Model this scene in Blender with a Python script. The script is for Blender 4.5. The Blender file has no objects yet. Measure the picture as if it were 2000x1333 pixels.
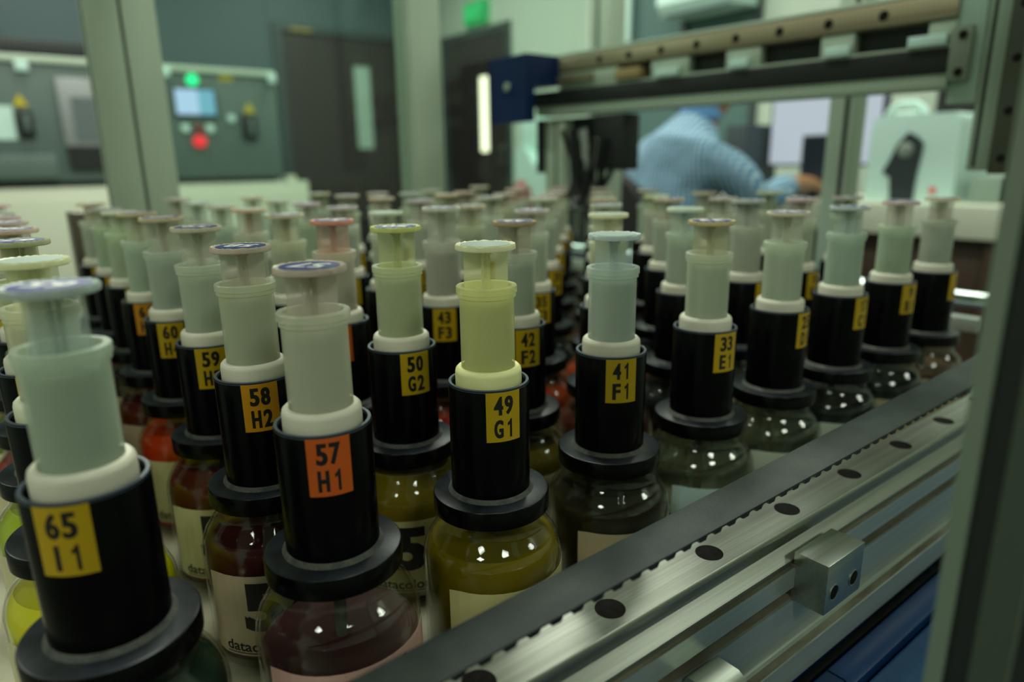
import bpy, bmesh, math, random
from mathutils import Vector, Matrix

S = bpy.context.scene
C = S.collection
random.seed(7)

# ------------------------------------------------------------------ frame of reference
# millimetres in the bench frame: X across the jar grid, Y along the belt rail, Z above the jar lids
ZL = 770.0


def V(x, y, z):
    return Vector((x * .001, y * .001, (z + ZL) * .001))


# ------------------------------------------------------------------ camera
YAW, PITCH, ROLL, FPX = -0.9148, 0.2568, -0.0140, 1330.5
cy_, sy_, cp_, sp_ = math.cos(YAW), math.sin(YAW), math.cos(PITCH), math.sin(PITCH)
fwd = Vector((sy_ * cp_, cy_ * cp_, -sp_))
r0 = Vector((cy_, -sy_, 0))
u0 = r0.cross(fwd)
cr, sr = math.cos(ROLL), math.sin(ROLL)
rgt = r0 * cr + u0 * sr
upv = r0 * -sr + u0 * cr
cd = bpy.data.cameras.new('camera')
cam = bpy.data.objects.new('camera', cd)
C.objects.link(cam)
M4 = Matrix((rgt, upv, -fwd)).transposed().to_4x4()
M4.translation = V(297.9, -16.7, 183.5)
cam.matrix_world = M4
cd.sensor_width = 36
cd.lens = 36 * FPX / 2000
cd.clip_start = .01
cd.clip_end = 60
cd.dof.use_dof = True
cd.dof.focus_distance = .375
cd.dof.aperture_fstop = 4.0
S.camera = cam

# ------------------------------------------------------------------ world, exposure
w = bpy.data.worlds.new('world')
S.world = w
w.use_nodes = True
w.node_tree.nodes['Background'].inputs[0].default_value = (.55, .75, .68, 1)
w.node_tree.nodes['Background'].inputs[1].default_value = .03
S.view_settings.view_transform = 'Standard'
S.view_settings.look = 'None'
S.view_settings.gamma = 1
S.view_settings.use_curve_mapping = False
S.view_settings.exposure = -0.04
S.cycles.use_denoising = True
S.cycles.blur_glossy = 0.0
S.cycles.max_bounces = 9
S.cycles.transparent_max_bounces = 40
S.cycles.diffuse_bounces = 4
S.cycles.glossy_bounces = 4
S.cycles.sample_clamp_indirect = 4
S.cycles.caustics_reflective = False
S.cycles.caustics_refractive = False

# ceiling lamps of the room: (x, y, length, power W)
LAMP_COL = (.95, 1.0, .87)
CEIL = 2900 - ZL
LAMPS = [(-400, 450, 26), (-400, 2300, 26), (-2300, 500, 30), (-2300, 2300, 30),
         (-4100, 500, 34), (-4100, 2300, 38), (-600, -1700, 16), (-2900, -1700, 20),
         (1560, -2400, 18), (2480, -250, 17), (3050, 3150, 20)]
for lx, ly, pw in LAMPS:
    ld = bpy.data.lights.new('ceiling_lamp_light', 'AREA')
    ld.shape = 'RECTANGLE'
    ld.size, ld.size_y = (1.15, .22) if lx < 1000 else (.56, .56)
    ld.energy = pw
    ld.color = LAMP_COL
    lo = bpy.data.objects.new('ceiling_lamp_light', ld)
    C.objects.link(lo)
    lo.location = V(lx, ly, CEIL - 75)
    lo.rotation_euler = (0, 0, 0)

# ------------------------------------------------------------------ materials
MATS = {}


def srgb(r, g, b):
    f = lambda c: ((c / 255 + .055) / 1.055) ** 2.4 if c > 10 else c / 255 / 12.92
    return (f(r), f(g), f(b), 1)


def newmat(name):
    m = bpy.data.materials.new(name)
    m.use_nodes = True
    MATS[name] = m
    return m, m.node_tree.nodes, m.node_tree.links, m.node_tree.nodes['Principled BSDF']


def pm(name, col, rough=.5, metal=0, spec=.5, noise=None, bump=0, bscale=200, coat=0, sub=0):
    """principled; noise = (scale, amount, second colour, stretch)"""
    if name in MATS:
        return MATS[name]
    m, n, l, p = newmat(name)
    col = tuple(col) if len(col) == 4 else (*col, 1)
    p.inputs['Base Color'].default_value = col
    p.inputs['Roughness'].default_value = rough
    p.inputs['Metallic'].default_value = metal
    p.inputs['Specular IOR Level'].default_value = spec
    p.inputs['Coat Weight'].default_value = coat
    if noise or bump:
        tc = n.new('ShaderNodeTexCoord')
        mp = n.new('ShaderNodeMapping')
        l.new(tc.outputs['Object'], mp.inputs[0])
    if noise:
        sc_, am, c2, st = noise
        mp.inputs['Scale'].default_value = st
        t = n.new('ShaderNodeTexNoise')
        t.inputs['Scale'].default_value = sc_
        t.inputs['Detail'].default_value = 6
        t.inputs['Roughness'].default_value = .65
        l.new(mp.outputs[0], t.inputs['Vector'])
        r = n.new('ShaderNodeMapRange')
        r.inputs['From Min'].default_value = .4
        r.inputs['From Max'].default_value = .7
        r.inputs['To Max'].default_value = am
        l.new(t.outputs['Fac'], r.inputs['Value'])
        mx = n.new('ShaderNodeMix')
        mx.data_type = 'RGBA'
        mx.inputs['A'].default_value = col
        mx.inputs['B'].default_value = c2 if len(c2) == 4 else (*c2, 1)
        l.new(r.outputs[0], mx.inputs['Factor'])
        l.new(mx.outputs['Result'], p.inputs['Base Color'])
    if bump:
        t2 = n.new('ShaderNodeTexNoise')
        t2.inputs['Scale'].default_value = bscale
        l.new(mp.outputs[0], t2.inputs['Vector'])
        b = n.new('ShaderNodeBump')
        b.inputs['Strength'].default_value = bump
        b.inputs['Distance'].default_value = .001
        l.new(t2.outputs['Fac'], b.inputs['Height'])
        l.new(b.outputs[0], p.inputs['Normal'])
    return m


def emit(name, col, strength):
    if name in MATS:
        return MATS[name]
    m, n, l, p = newmat(name)
    p.inputs['Base Color'].default_value = tuple(c * .06 for c in col[:3]) + (1,)
    p.inputs['Emission Color'].default_value = (*col[:3], 1)
    p.inputs['Emission Strength'].default_value = strength
    return m


def thin_glass(name, tint=(.95, .97, .95), rough=.03, ior=1.5, haze=0.0, hazecol=(.5, .55, .5), gain=1.0, ripple=0):
    """thin walled clear sheet: light goes straight through, the surface mirrors by Fresnel"""
    if name in MATS:
        return MATS[name]
    m, n, l, p = newmat(name)
    n.remove(p)
    out = n['Material Output']
    tr = n.new('ShaderNodeBsdfTransparent')
    tr.inputs[0].default_value = (*tint, 1)
    gl = n.new('ShaderNodeBsdfGlossy')
    gl.inputs['Roughness'].default_value = rough
    fr = n.new('ShaderNodeFresnel')
    ge = n.new('ShaderNodeNewGeometry')      # both faces of the thin wall mirror alike
    io = n.new('ShaderNodeMapRange')
    io.inputs['To Min'].default_value = ior
    io.inputs['To Max'].default_value = 1 / ior
    l.new(ge.outputs['Backfacing'], io.inputs['Value'])
    l.new(io.outputs[0], fr.inputs[0])
    if ripple:
        tc = n.new('ShaderNodeTexCoord')
        t2 = n.new('ShaderNodeTexNoise')
        t2.inputs['Scale'].default_value = 45
        l.new(tc.outputs['Object'], t2.inputs['Vector'])
        b = n.new('ShaderNodeBump')
        b.inputs['Strength'].default_value = ripple
        b.inputs['Distance'].default_value = .002
        l.new(t2.outputs['Fac'], b.inputs['Height'])
        l.new(b.outputs[0], gl.inputs['Normal'])
        l.new(b.outputs[0], fr.inputs['Normal'])
    mul = n.new('ShaderNodeMath')
    mul.operation = 'MULTIPLY'
    mul.use_clamp = True
    mul.inputs[1].default_value = gain
    l.new(fr.outputs[0], mul.inputs[0])
    last = tr
    if haze:
        df = n.new('ShaderNodeBsdfDiffuse')
        df.inputs[0].default_value = (*hazecol, 1)
        tl = n.new('ShaderNodeBsdfTranslucent')
        tl.inputs[0].default_value = (*hazecol, 1)
        ms = n.new('ShaderNodeMixShader')
        ms.inputs[0].default_value = .35
        l.new(df.outputs[0], ms.inputs[1])
        l.new(tl.outputs[0], ms.inputs[2])
        mh = n.new('ShaderNodeMixShader')
        mh.inputs[0].default_value = haze
        l.new(tr.outputs[0], mh.inputs[1])
        l.new(ms.outputs[0], mh.inputs[2])
        last = mh
    mx = n.new('ShaderNodeMixShader')
    l.new(mul.outputs[0], mx.inputs[0])
    l.new(last.outputs[0], mx.inputs[1])
    l.new(gl.outputs[0], mx.inputs[2])
    l.new(mx.outputs[0], out.inputs[0])
    return m


def emission_mat(name, col, s):
    return emit(name, col, s)


BLACK = pm('black_moulded_plastic', srgb(4, 5, 6), .24, spec=.1, noise=(60, .08, srgb(26, 30, 34), (1, 1, 1)))
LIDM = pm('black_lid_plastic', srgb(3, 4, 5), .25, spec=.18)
LIDTOP = pm('dusty_lit_black_lid_top', srgb(14, 18, 24), .34, spec=.4, noise=(45, .55, srgb(58, 66, 74), (1, 1, 1)))  # lid-top dust, with ceiling light also painted in as a lighter base
DUST = pm('dusty_glue', srgb(58, 62, 60), .7, noise=(150, .8, srgb(104, 104, 94), (1, 1, 1)))
INK = pm('black_ink', srgb(12, 12, 12), .5)
WHITEINK = pm('white_ink', srgb(225, 225, 220), .5)
YEL = pm('yellow_sticker_vinyl', srgb(198, 162, 8), .4)
ORG = pm('orange_sticker_vinyl', srgb(214, 96, 26), .38)
AMB = pm('amber_sticker_vinyl', srgb(214, 146, 18), .38)
BLUEST = pm('blue_disc_sticker', srgb(24, 38, 120), .35)
MILKST = pm('blank_disc_sticker', srgb(170, 185, 175), .3)
GLASS = thin_glass('jar_glass', tint=(.93, .95, .91), rough=.02, gain=.9, ripple=.02)
RIM = pm('tube_rim_plastic', srgb(60, 72, 84), .4)
ALU = pm('brushed_aluminium', srgb(176, 184, 172), .36, 1, noise=(5, .5, srgb(128, 134, 120), (80, .6, 80)))
ALU2 = pm('anodised_profile', srgb(180, 196, 176), .45, .2, noise=(9, .3, srgb(160, 174, 154), (60, 60, 1)))
PROFM = pm('satin_aluminium_profile', srgb(186, 196, 188), .34, .55, noise=(4, .35, srgb(140, 144, 130), (60, .5, 60)))
DUSTALU = pm('grimy_aluminium', srgb(156, 152, 132), .55, .45, noise=(22, .9, srgb(70, 60, 42), (1, .35, 1)))
STEEL = pm('ground_rail_steel', srgb(160, 164, 154), .32, .85, noise=(6, .7, srgb(104, 106, 96), (30, .5, 30)))
HOLE = pm('dark_hole', srgb(9, 8, 7), .7, spec=.1, noise=(260, .5, srgb(44, 38, 32), (1, 1, 1)))  # shade of the hole's depth is put into the colour of flat discs
BELTM = pm('belt_rubber', srgb(32, 42, 42), .5, spec=.35, noise=(26, .8, srgb(62, 68, 62), (1, .7, 1)), bump=.15, bscale=700)
TOOTH = pm('belt_tooth_rubber', srgb(16, 20, 20), .5)
BLUEP = pm('blue_painted_steel', srgb(18, 52, 98), .3, noise=(30, .3, srgb(30, 70, 116), (1, 1, 1)))
BLUEBOX = pm('blue_cover_paint', srgb(10, 34, 74), .42, spec=.3)
DECKM = pm('cream_deck_board', srgb(196, 192, 168), .5, noise=(20, .4, srgb(160, 152, 120), (1, 1, 1)))
DARK = pm('dark_plastic', srgb(14, 17, 17), .5)
GREYP = pm('grey_machine_paint', srgb(86, 104, 98), .45, noise=(4, .25, srgb(76, 92, 88), (1, 1, 1)))
CREAM = pm('cream_cabinet_paint', srgb(196, 202, 182), .5)
WHITEP = pm('white_casing_plastic', srgb(192, 222, 214), .4)
WALLG = pm('pale_wall_paint', srgb(178, 192, 176), .8)
WALLT = pm('teal_grey_wall_panel', srgb(62, 82, 84), .6, noise=(2, .3, srgb(58, 78, 80), (1, 1, 1)))
DOORW = pm('dark_door_wood', srgb(38, 34, 33), .5, noise=(4, .6, srgb(44, 30, 28), (6, 6, .7)))
DOORF = pm('dark_door_frame', srgb(50, 62, 62), .5)
FLOORM = pm('floor_tiles', srgb(120, 120, 104), .35, noise=(3, .3, srgb(98, 98, 84), (1, 1, 1)))
CEILM = pm('ceiling_paint', srgb(196, 204, 190), .8)
BROWN = pm('dark_brown_laminate', srgb(66, 50, 38), .5)
SKIN = pm('brown_skin', srgb(160, 112, 74), .5)
HAIRM = pm('black_hair', srgb(18, 16, 15), .6)
TROUS = pm('dark_trousers', srgb(34, 36, 44), .8)


def shirt_mat():
    m, n, l, p = newmat('blue_checked_cloth')
    tc = n.new('ShaderNodeTexCoord')
    mp = n.new('ShaderNodeMapping')
    l.new(tc.outputs['Object'], mp.inputs[0])
    acc = None
    for ax, th in (('X', .24), ('Z', .07)):
        wv = n.new('ShaderNodeTexWave')
        wv.bands_direction = ax
        wv.inputs['Scale'].default_value = 19
        wv.inputs['Distortion'].default_value = 1.2
        wv.inputs['Detail'].default_value = 1
        l.new(mp.outputs[0], wv.inputs['Vector'])
        r = n.new('ShaderNodeMapRange')
        r.inputs['From Min'].default_value = .45
        r.inputs['From Max'].default_value = .85
        r.inputs['To Max'].default_value = th * 2.3
        l.new(wv.outputs['Fac'], r.inputs['Value'])
        mx = n.new('ShaderNodeMix')
        mx.data_type = 'RGBA'
        if acc is None:
            mx.inputs['A'].default_value = srgb(66, 116, 152)
        else:
            l.new(acc.outputs['Result'], mx.inputs['A'])
        mx.inputs['B'].default_value = srgb(190, 212, 216)
        l.new(r.outputs[0], mx.inputs['Factor'])
        acc = mx
    l.new(acc.outputs['Result'], p.inputs['Base Color'])
    p.inputs['Roughness'].default_value = .85
    t2 = n.new('ShaderNodeTexNoise')
    t2.inputs['Scale'].default_value = 9
    l.new(mp.outputs[0], t2.inputs['Vector'])
    b = n.new('ShaderNodeBump')
    b.inputs['Strength'].default_value = .7
    b.inputs['Distance'].default_value = .03
    l.new(t2.outputs['Fac'], b.inputs['Height'])
    l.new(b.outputs[0], p.inputs['Normal'])
    return m


SHIRT = shirt_mat()


# ------------------------------------------------------------------ mesh helpers
class MB:
    """collects shapes in millimetres (bench frame when flat=False, local when local=True) into one mesh"""

    def __init__(self, local=False):
        self.bm = bmesh.new()
        self.local = local
        self.mats = []

    def p(self, x, y, z):
        return Vector((x * .001, y * .001, z * .001)) if self.local else V(x, y, z)

    def mi(self, m):
        if m is None:
            return 0
        if m not in self.mats:
            self.mats.append(m)
        return self.mats.index(m)

    def box(self, x0, x1, y0, y1, z0, z1, m=None, bev=0):
        vs = [self.bm.verts.new(self.p(x, y, z)) for x in (x0, x1) for y in (y0, y1) for z in (z0, z1)]
        k = self.mi(m)
        fs = []
        for q in ((0, 1, 3, 2), (4, 6, 7, 5), (0, 4, 5, 1), (2, 3, 7, 6), (0, 2, 6, 4), (1, 5, 7, 3)):
            f = self.bm.faces.new([vs[i] for i in q])
            f.material_index = k
            fs.append(f)
        if bev:
            es = list({e for f in fs for e in f.edges})
            bmesh.ops.bevel(self.bm, geom=es, offset=bev * .001, segments=2, profile=.6, affect='EDGES')
        return self

    def prism(self, pts, a0, a1, axis='Y', m=None):
        """closed outline pts extruded along axis; pts are (x,z) for Y, (y,z) for X, (x,y) for Z"""
        def P(u, v, a):
            return self.p(u, a, v) if axis == 'Y' else self.p(a, u, v) if axis == 'X' else self.p(u, v, a)
        A = [self.bm.verts.new(P(u, v, a0)) for u, v in pts]
        B = [self.bm.verts.new(P(u, v, a1)) for u, v in pts]
        k = self.mi(m)
        n = len(pts)
        fs = [self.bm.faces.new([A[i], A[(i + 1) % n], B[(i + 1) % n], B[i]]) for i in range(n)]
        fs += [self.bm.faces.new(A), self.bm.faces.new(B[::-1])]
        for f in fs:
            f.material_index = k
        return self

    def lathe(self, prof, cx=0, cy=0, seg=48, m=None, jit=0, axis='Z', closed=False):
        rings = []
        rnd = random.Random(len(prof) * 31 + int(cx))
        jr = [rnd.uniform(-1, 1) for _ in range(seg)]
        for r, z in prof:
            if r <= 1e-6:
                rings.append([self.bm.verts.new(self.q(cx, cy, 0, 0, z, axis))])
            else:
                ring = []
                for s in range(seg):
                    a = 2 * math.pi * s / seg
                    rr = r + jit * jr[s] if jit and r > prof[0][0] + 1 else r
                    ring.append(self.bm.verts.new(self.q(cx, cy, rr * math.cos(a), rr * math.sin(a), z, axis)))
                rings.append(ring)
        k = self.mi(m)
        prs = list(zip(rings, rings[1:]))
        if closed:
            prs.append((rings[-1], rings[0]))
        for A, B in prs:
            if len(A) == 1 and len(B) == 1:
                continue
            for s in range(seg):
                t = (s + 1) % seg
                if len(A) == 1:
                    f = self.bm.faces.new([A[0], B[s], B[t]])
                elif len(B) == 1:
                    f = self.bm.faces.new([A[s], A[t], B[0]])
                else:
                    f = self.bm.faces.new([A[s], A[t], B[t], B[s]])
                f.material_index = k
        return self

    def q(self, cx, cy, u, v, z, axis):
        if axis == 'Z':
            return self.p(cx + u, cy + v, z)
        if axis == 'Y':      # cx,cy are x,z ; z runs along Y
            return self.p(cx + u, z, cy + v)
        return self.p(z, cx + u, cy + v)    # cx,cy are y,z ; z runs along X

    def tube(self, pts, r, seg=10, m=None):
        P = [self.p(*q) for q in pts]
        k = self.mi(m)
        rings = []
        up = Vector((0, 0, 1))
        for i, c in enumerate(P):
            d = (P[min(i + 1, len(P) - 1)] - P[max(i - 1, 0)]).normalized()
            s = d.cross(up)
            if s.length < .05:
                s = d.cross(Vector((1, 0, 0)))
            s.normalize()
            t = d.cross(s)
            rings.append([self.bm.verts.new(c + (s * math.cos(a) + t * math.sin(a)) * r * .001)
                          for a in [2 * math.pi * j / seg for j in range(seg)]])
        for A, B in zip(rings, rings[1:]):
            for s in range(seg):
                f = self.bm.faces.new([A[s], A[(s + 1) % seg], B[(s + 1) % seg], B[s]])
                f.material_index = k
        for R_ in (rings[0], rings[-1]):
            self.bm.faces.new(R_).material_index = k
        return self

    def ball(self, x, y, z, rx, ry, rz, m=None, seg=20):
        k = self.mi(m)
        r = bmesh.ops.create_uvsphere(self.bm, u_segments=seg, v_segments=seg // 2, radius=1)
        for v in r['verts']:
            v.co = self.p(x + v.co.x * rx, y + v.co.y * ry, z + v.co.z * rz)
        for f in {f for v in r['verts'] for f in v.link_faces}:
            f.material_index = k
        return self

    def mesh(self, name, m=None, smooth=True):
        bmesh.ops.recalc_face_normals(self.bm, faces=self.bm.faces)
        me = bpy.data.meshes.new(name)
        self.bm.to_mesh(me)
        self.bm.free()
        for mm in (self.mats or [m]):
            me.materials.append(mm)
        if smooth:
            me.polygons.foreach_set('use_smooth', [True] * len(me.polygons))
            me.set_sharp_from_angle(angle=math.radians(38))
        return me

    def build(self, name, m=None, parent=None, loc=None, smooth=True):
        """link as one object; with a parent (an Empty at world loc) the mesh keeps its world place"""
        me = self.mesh(name, m, smooth)
        o = bpy.data.objects.new(name, me)
        C.objects.link(o)
        if loc is not None:
            o.location = loc
        if parent is not None:
            o.parent = parent
            if not self.local:
                top = parent
                off = Vector((0, 0, 0))
                while top is not None:
                    off += top.location
                    top = top.parent
                o.location = -off
        elif not self.local and loc is None:
            # move the origin to the base of the mesh
            c = sum((v.co for v in me.vertices), Vector()) / max(1, len(me.vertices))
            c.z = min(v.co.z for v in me.vertices)
            me.transform(Matrix.Translation(-c))
            o.location = c
        return o


def tag(o, label=None, cat=None, group=None, kind=None):
    if label:
        o['label'] = label
    if cat:
        o['category'] = cat
    if group:
        o['group'] = group
    if kind:
        o['kind'] = kind
    return o


def empty(name, x, y, z, label, cat, group=None):
    o = bpy.data.objects.new(name, None)
    o.empty_display_size = .02
    C.objects.link(o)
    o.location = V(x, y, z)
    return tag(o, label, cat, group)


def struct(o):
    o['kind'] = 'structure'
    return o


# lettering: outlines of the built-in face as flat meshes
_TC = {}


def glyphs(s, bold=.018):
    key = (s, bold)
    if key in _TC:
        return _TC[key]
    cu = bpy.data.curves.new('lettering', 'FONT')
    cu.body = s
    cu.size = 1
    cu.offset = bold
    cu.resolution_u = 3
    cu.fill_mode = 'FRONT'
    ob = bpy.data.objects.new('lettering', cu)
    C.objects.link(ob)
    bpy.context.view_layer.update()
    me = bpy.data.meshes.new_from_object(ob.evaluated_get(bpy.context.evaluated_depsgraph_get()))
    vs = [(v.co.x, v.co.y) for v in me.vertices]
    fs = [tuple(f.vertices) for f in me.polygons]
    bpy.data.objects.remove(ob)
    bpy.data.curves.remove(cu)
    bpy.data.meshes.remove(me)
    x0, x1 = min(v[0] for v in vs), max(v[0] for v in vs)
    y0, y1 = min(v[1] for v in vs), max(v[1] for v in vs)
    _TC[key] = (vs, fs, x0, x1, y0, y1)
    return _TC[key]


ONE = ([(.30, 0), (.47, 0), (.47, .73), (.35, .73), (.30, .66), (.14, .58), (.14, .46), (.30, .51)],
       [(0, 1, 4), (1, 2, 3, 4), (0, 4, 7), (7, 4, 5, 6)])


def put_text(mb, s, u0, u1, v0, v1, place, bold=.018, m=None, step=1.1):
    """fit string s into the rectangle u0..u1, v0..v1, cut it into narrow strips and place each
    vertex with place(u, v) -> local point (mm)"""
    k = mb.mi(m)
    tb_ = bmesh.new()
    if s == '1':
        vs, fs = ONE
        x0, x1, y0, y1 = 0, .6, 0, .73
    else:
        vs, fs, x0, x1, y0, y1 = glyphs(s, bold)
    bv = [tb_.verts.new((u0 + (x - x0) / (x1 - x0) * (u1 - u0), v0 + (y - y0) / (y1 - y0) * (v1 - v0), 0)) for x, y in vs]
    for f in fs:
        try:
            tb_.faces.new([bv[i] for i in f])
        except ValueError:
            pass
    x = u0 + step
    while x < u1 and step < 50:
        bmesh.ops.bisect_plane(tb_, geom=tb_.verts[:] + tb_.edges[:] + tb_.faces[:], plane_co=(x, 0, 0), plane_no=(1, 0, 0), dist=1e-5)
        x += step
    mp_ = {}
    for v in tb_.verts:
        mp_[v.index if False else v] = mb.bm.verts.new(mb.p(*place(v.co.x, v.co.y)))
    for f in tb_.faces:
        ff = mb.bm.faces.new([mp_[v] for v in f.verts])
        ff.material_index = k
    tb_.free()


def put_chars(mb, s, u0, cw, gap, v0, v1, place, bold=.03, step=1.1):
    """characters in equal narrow cells"""
    for c in s:
        wdt = cw * (.42 if c == 'I' else 1)
        o_ = (cw - wdt) / 2
        for sh_ in ((-.05, .05) if c not in '1I' else (0,)):
            put_text(mb, c, u0 + o_ + sh_ * cw, u0 + o_ + wdt + sh_ * cw, v0, v1, place, bold, step=step)
        u0 += cw + gap


def on_cyl(R, a0):
    def f(u, v):
        a = a0 + u / R
        return (R * math.cos(a), R * math.sin(a), v)
    return f


def flat_mesh(mb, name, m):
    me = bpy.data.meshes.new(name)
    mb.bm.to_mesh(me)
    mb.bm.free()
    for mm in (mb.mats or [m]):
        me.materials.append(mm)
    return me


def curved_patch(R, a_mid, width, z0, z1, m, cut=0, th=.12):
    """a sheet wrapped on a cylinder, with a little thickness"""
    mb = MB(True)
    N = 16
    hw = width / 2
    cols = []
    for i in range(N + 1):
        u = -hw + width * i / N
        a = a_mid + u / R
        d = cut if i in (0, N) else 0
        ring = []
        for rr in (R, R + th):
            for z in (z0 + d, z1 - d):
                ring.append(mb.bm.verts.new(mb.p(rr * math.cos(a), rr * math.sin(a), z)))
        cols.append(ring)
    for A, B in zip(cols, cols[1:]):
        for q in ((2, 3), (1, 0), (3, 1), (0, 2)):
            mb.bm.faces.new([A[q[0]], B[q[0]], B[q[1]], A[q[1]]])
    mb.bm.faces.new([cols[0][i] for i in (0, 1, 3, 2)])
    mb.bm.faces.new([cols[-1][i] for i in (0, 2, 3, 1)])
    bmesh.ops.recalc_face_normals(mb.bm, faces=mb.bm.faces)
    me = bpy.data.meshes.new('patch')
    mb.bm.to_mesh(me)
    mb.bm.free()
    me.materials.append(m)
    return me


# ================================================================== THE ROOM (setting)
XW, YW, XE, YS = -5500, 3606, 4600, -3800
FZ = -ZL
WT = 120
struct(MB().box(XW - WT, XE + WT, YS - WT, YW + WT, FZ - 60, FZ).build('floor', FLOORM))
struct(MB().box(XW - WT, XE + WT, YS - WT, YW + WT, CEIL, CEIL + 60).build('ceiling', CEILM))
mb = MB()
mb.box(XW - WT, XW, YS - WT, 2088, FZ, CEIL)
mb.box(XW - WT, XW, 3500, YW + WT, FZ, CEIL)
mb.box(XW - WT, XW, 2088, 3500, 1283, CEIL)
for yy in (-1500, -600, 300, 1200, 2050, 3520):      # panel joints
    mb.box(XW, XW + 6, yy - 12, yy + 12, FZ, CEIL)
struct(mb.build('wall_left', WALLT))
mb = MB()
mb.box(XW, -5384, YW, YW + WT, FZ, CEIL)
mb.box(-5384, -4355, YW, YW + WT, 1280, CEIL)
mb.box(-4355, -3200, YW, YW + WT, FZ, CEIL)
mb.box(-3200, -2084, YW, YW + WT, FZ, 100)
mb.box(-3200, -2084, YW, YW + WT, 1950, CEIL)
mb.box(-2084, XE + WT, YW, YW + WT, FZ, CEIL)
struct(mb.build('wall_back', WALLG))
struct(MB().box(XE, XE + WT, YS - WT, YW, FZ, CEIL).build('wall_right', WALLG))
struct(MB().box(XW, XE, YS - WT, YS, FZ, CEIL).build('wall_front', WALLG))
struct(MB().box(XW, XW + 15, YS, 2060, FZ, FZ + 90).build('baseboard_left', DOORF))
mb = MB()
mb.box(XW + 5, -5440, YW - 15, YW, FZ, FZ + 90)
mb.box(-4300, XE, YW - 15, YW, FZ, FZ + 90)
struct(mb.build('baseboard_back', DOORF))

# window_1: dim grey-teal glazed partition in the back wall
PANEG = pm('dim_teal_glazing', srgb(86, 112, 108), .25)
wf = MB()
for x0, x1 in ((-3200, -3160), (-2124, -2084)):
    wf.box(x0, x1, YW - 25, YW + 60, 100, 1950)
wf.box(-3160, -2124, YW - 25, YW + 60, 100, 140)
wf.box(-3160, -2124, YW - 25, YW + 60, 1910, 1950)
wf.box(-2640, -2610, YW - 22, YW + 55, 140, 1910)
wfo = struct(wf.build('window_1', DOORF))
pane = MB().box(-3160, -2640, YW + 10, YW + 20, 140, 1910).box(-2610, -2124, YW + 10, YW + 20, 140, 1910)
o = pane.build('pane', PANEG)
o.parent = wfo
o.location = o.location - wfo.location
# white upright strip hung on the glazing
tag(MB().box(-3090, -3040, YW - 50, YW - 26, 940, 1800, bev=4).build('white_conduit', WHITEP),
    'white upright cable conduit fixed to the dim glazed panel above the gantry arm', 'conduit')


# doors
def door(name, axis, a0, a1, zt, slit, slitmat, leaf):
    f = MB()
    t = 55
    if axis == 'X':     # on the left wall, spans Y
        f.box(XW - 60, XW + 25, a0 - t * .2, a0 + t, FZ, zt)
        f.box(XW - 60, XW + 25, a1 - t, a1 + t * .2, FZ, zt)
        f.box(XW - 60, XW + 25, a0 + t, a1 - t, zt - t, zt)
    else:
        f.box(a0, a0 + t, YW - 25, YW + 60, FZ, zt)
        f.box(a1 - t, a1, YW - 25, YW + 60, FZ, zt)
        f.box(a0 + t, a1 - t, YW - 25, YW + 60, zt - t, zt)
    fo = struct(f.build(name, DOORF))
    for k, (l0, l1) in enumerate(leaf):
        s0, s1, sz0, sz1 = slit[k]
        lf = MB()
        if axis == 'X':
            b = lambda p0, p1, z0, z1: lf.box(XW - 40, XW + 2, p0, p1, z0, z1)
        else:
            b = lambda p0, p1, z0, z1: lf.box(p0, p1, YW - 2, YW + 40, z0, z1)
        b(l0, s0, FZ + 5, zt - t)
        b(s1, l1, FZ + 5, zt - t)
        b(s0, s1, FZ + 5, sz0)
        b(s0, s1, sz1, zt - t)
        lo_ = lf.build('door_leaf', DOORW)
        lo_.parent = fo
        lo_.location = lo_.location - fo.location
        g = MB()
        if axis == 'X':
            g.box(XW - 22, XW - 14, s0, s1, sz0, sz1)
        else:
            g.box(s0, s1, YW + 14, YW + 22, sz0, sz1)
        go = g.build('door_pane', slitmat)
        go.parent = lo_
        go.location = go.location - fo.location - lo_.location
        h = MB()
        hz = 250
        ha = l0 + 70 if k else l1 - 70
        if axis == 'X':
            h.box(XW + 2, XW + 12, ha - 14, ha + 14, hz - 90, hz + 90, bev=3)
            h.tube([(XW + 12, ha, hz - 60), (XW + 50, ha, hz - 60), (XW + 50, ha, hz + 60), (XW + 12, ha, hz + 60)], 8)
        else:
            h.box(ha - 14, ha + 14, YW - 12, YW - 2, hz - 90, hz + 90, bev=3)
            h.tube([(ha, YW - 12, hz - 60), (ha, YW - 50, hz - 60), (ha, YW - 50, hz + 60), (ha, YW - 12, hz + 60)], 8)
        ho = h.build('door_handle', ALU)
        ho.parent = lo_
        ho.location = ho.location - fo.location - lo_.location
    return fo


SLITG = pm('frosted_door_glass', srgb(150, 174, 160), .3)
door('door_1', 'X', 2088, 3500, 1283, [(2759, 2918, 317, 1017)], SLITG, [(2143, 3445)])
DAY = emit('daylight_through_glass', (1.0, 1.0, .68), 2.3)
door('door_2', 'Y', -5384, -4355, 1280, [(-4830, -4700, 277, 900)], DAY, [(-5329, -4410)])
# door plate on door_1
tag(MB().box(XW + 26, XW + 32, 2220, 2400, 1236, 1262, bev=2).build('door_plate', pm('brass_plate', srgb(132, 122, 60), .5)),
    'small brass coloured plate on the lintel of the dark left door', 'door plate')

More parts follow.
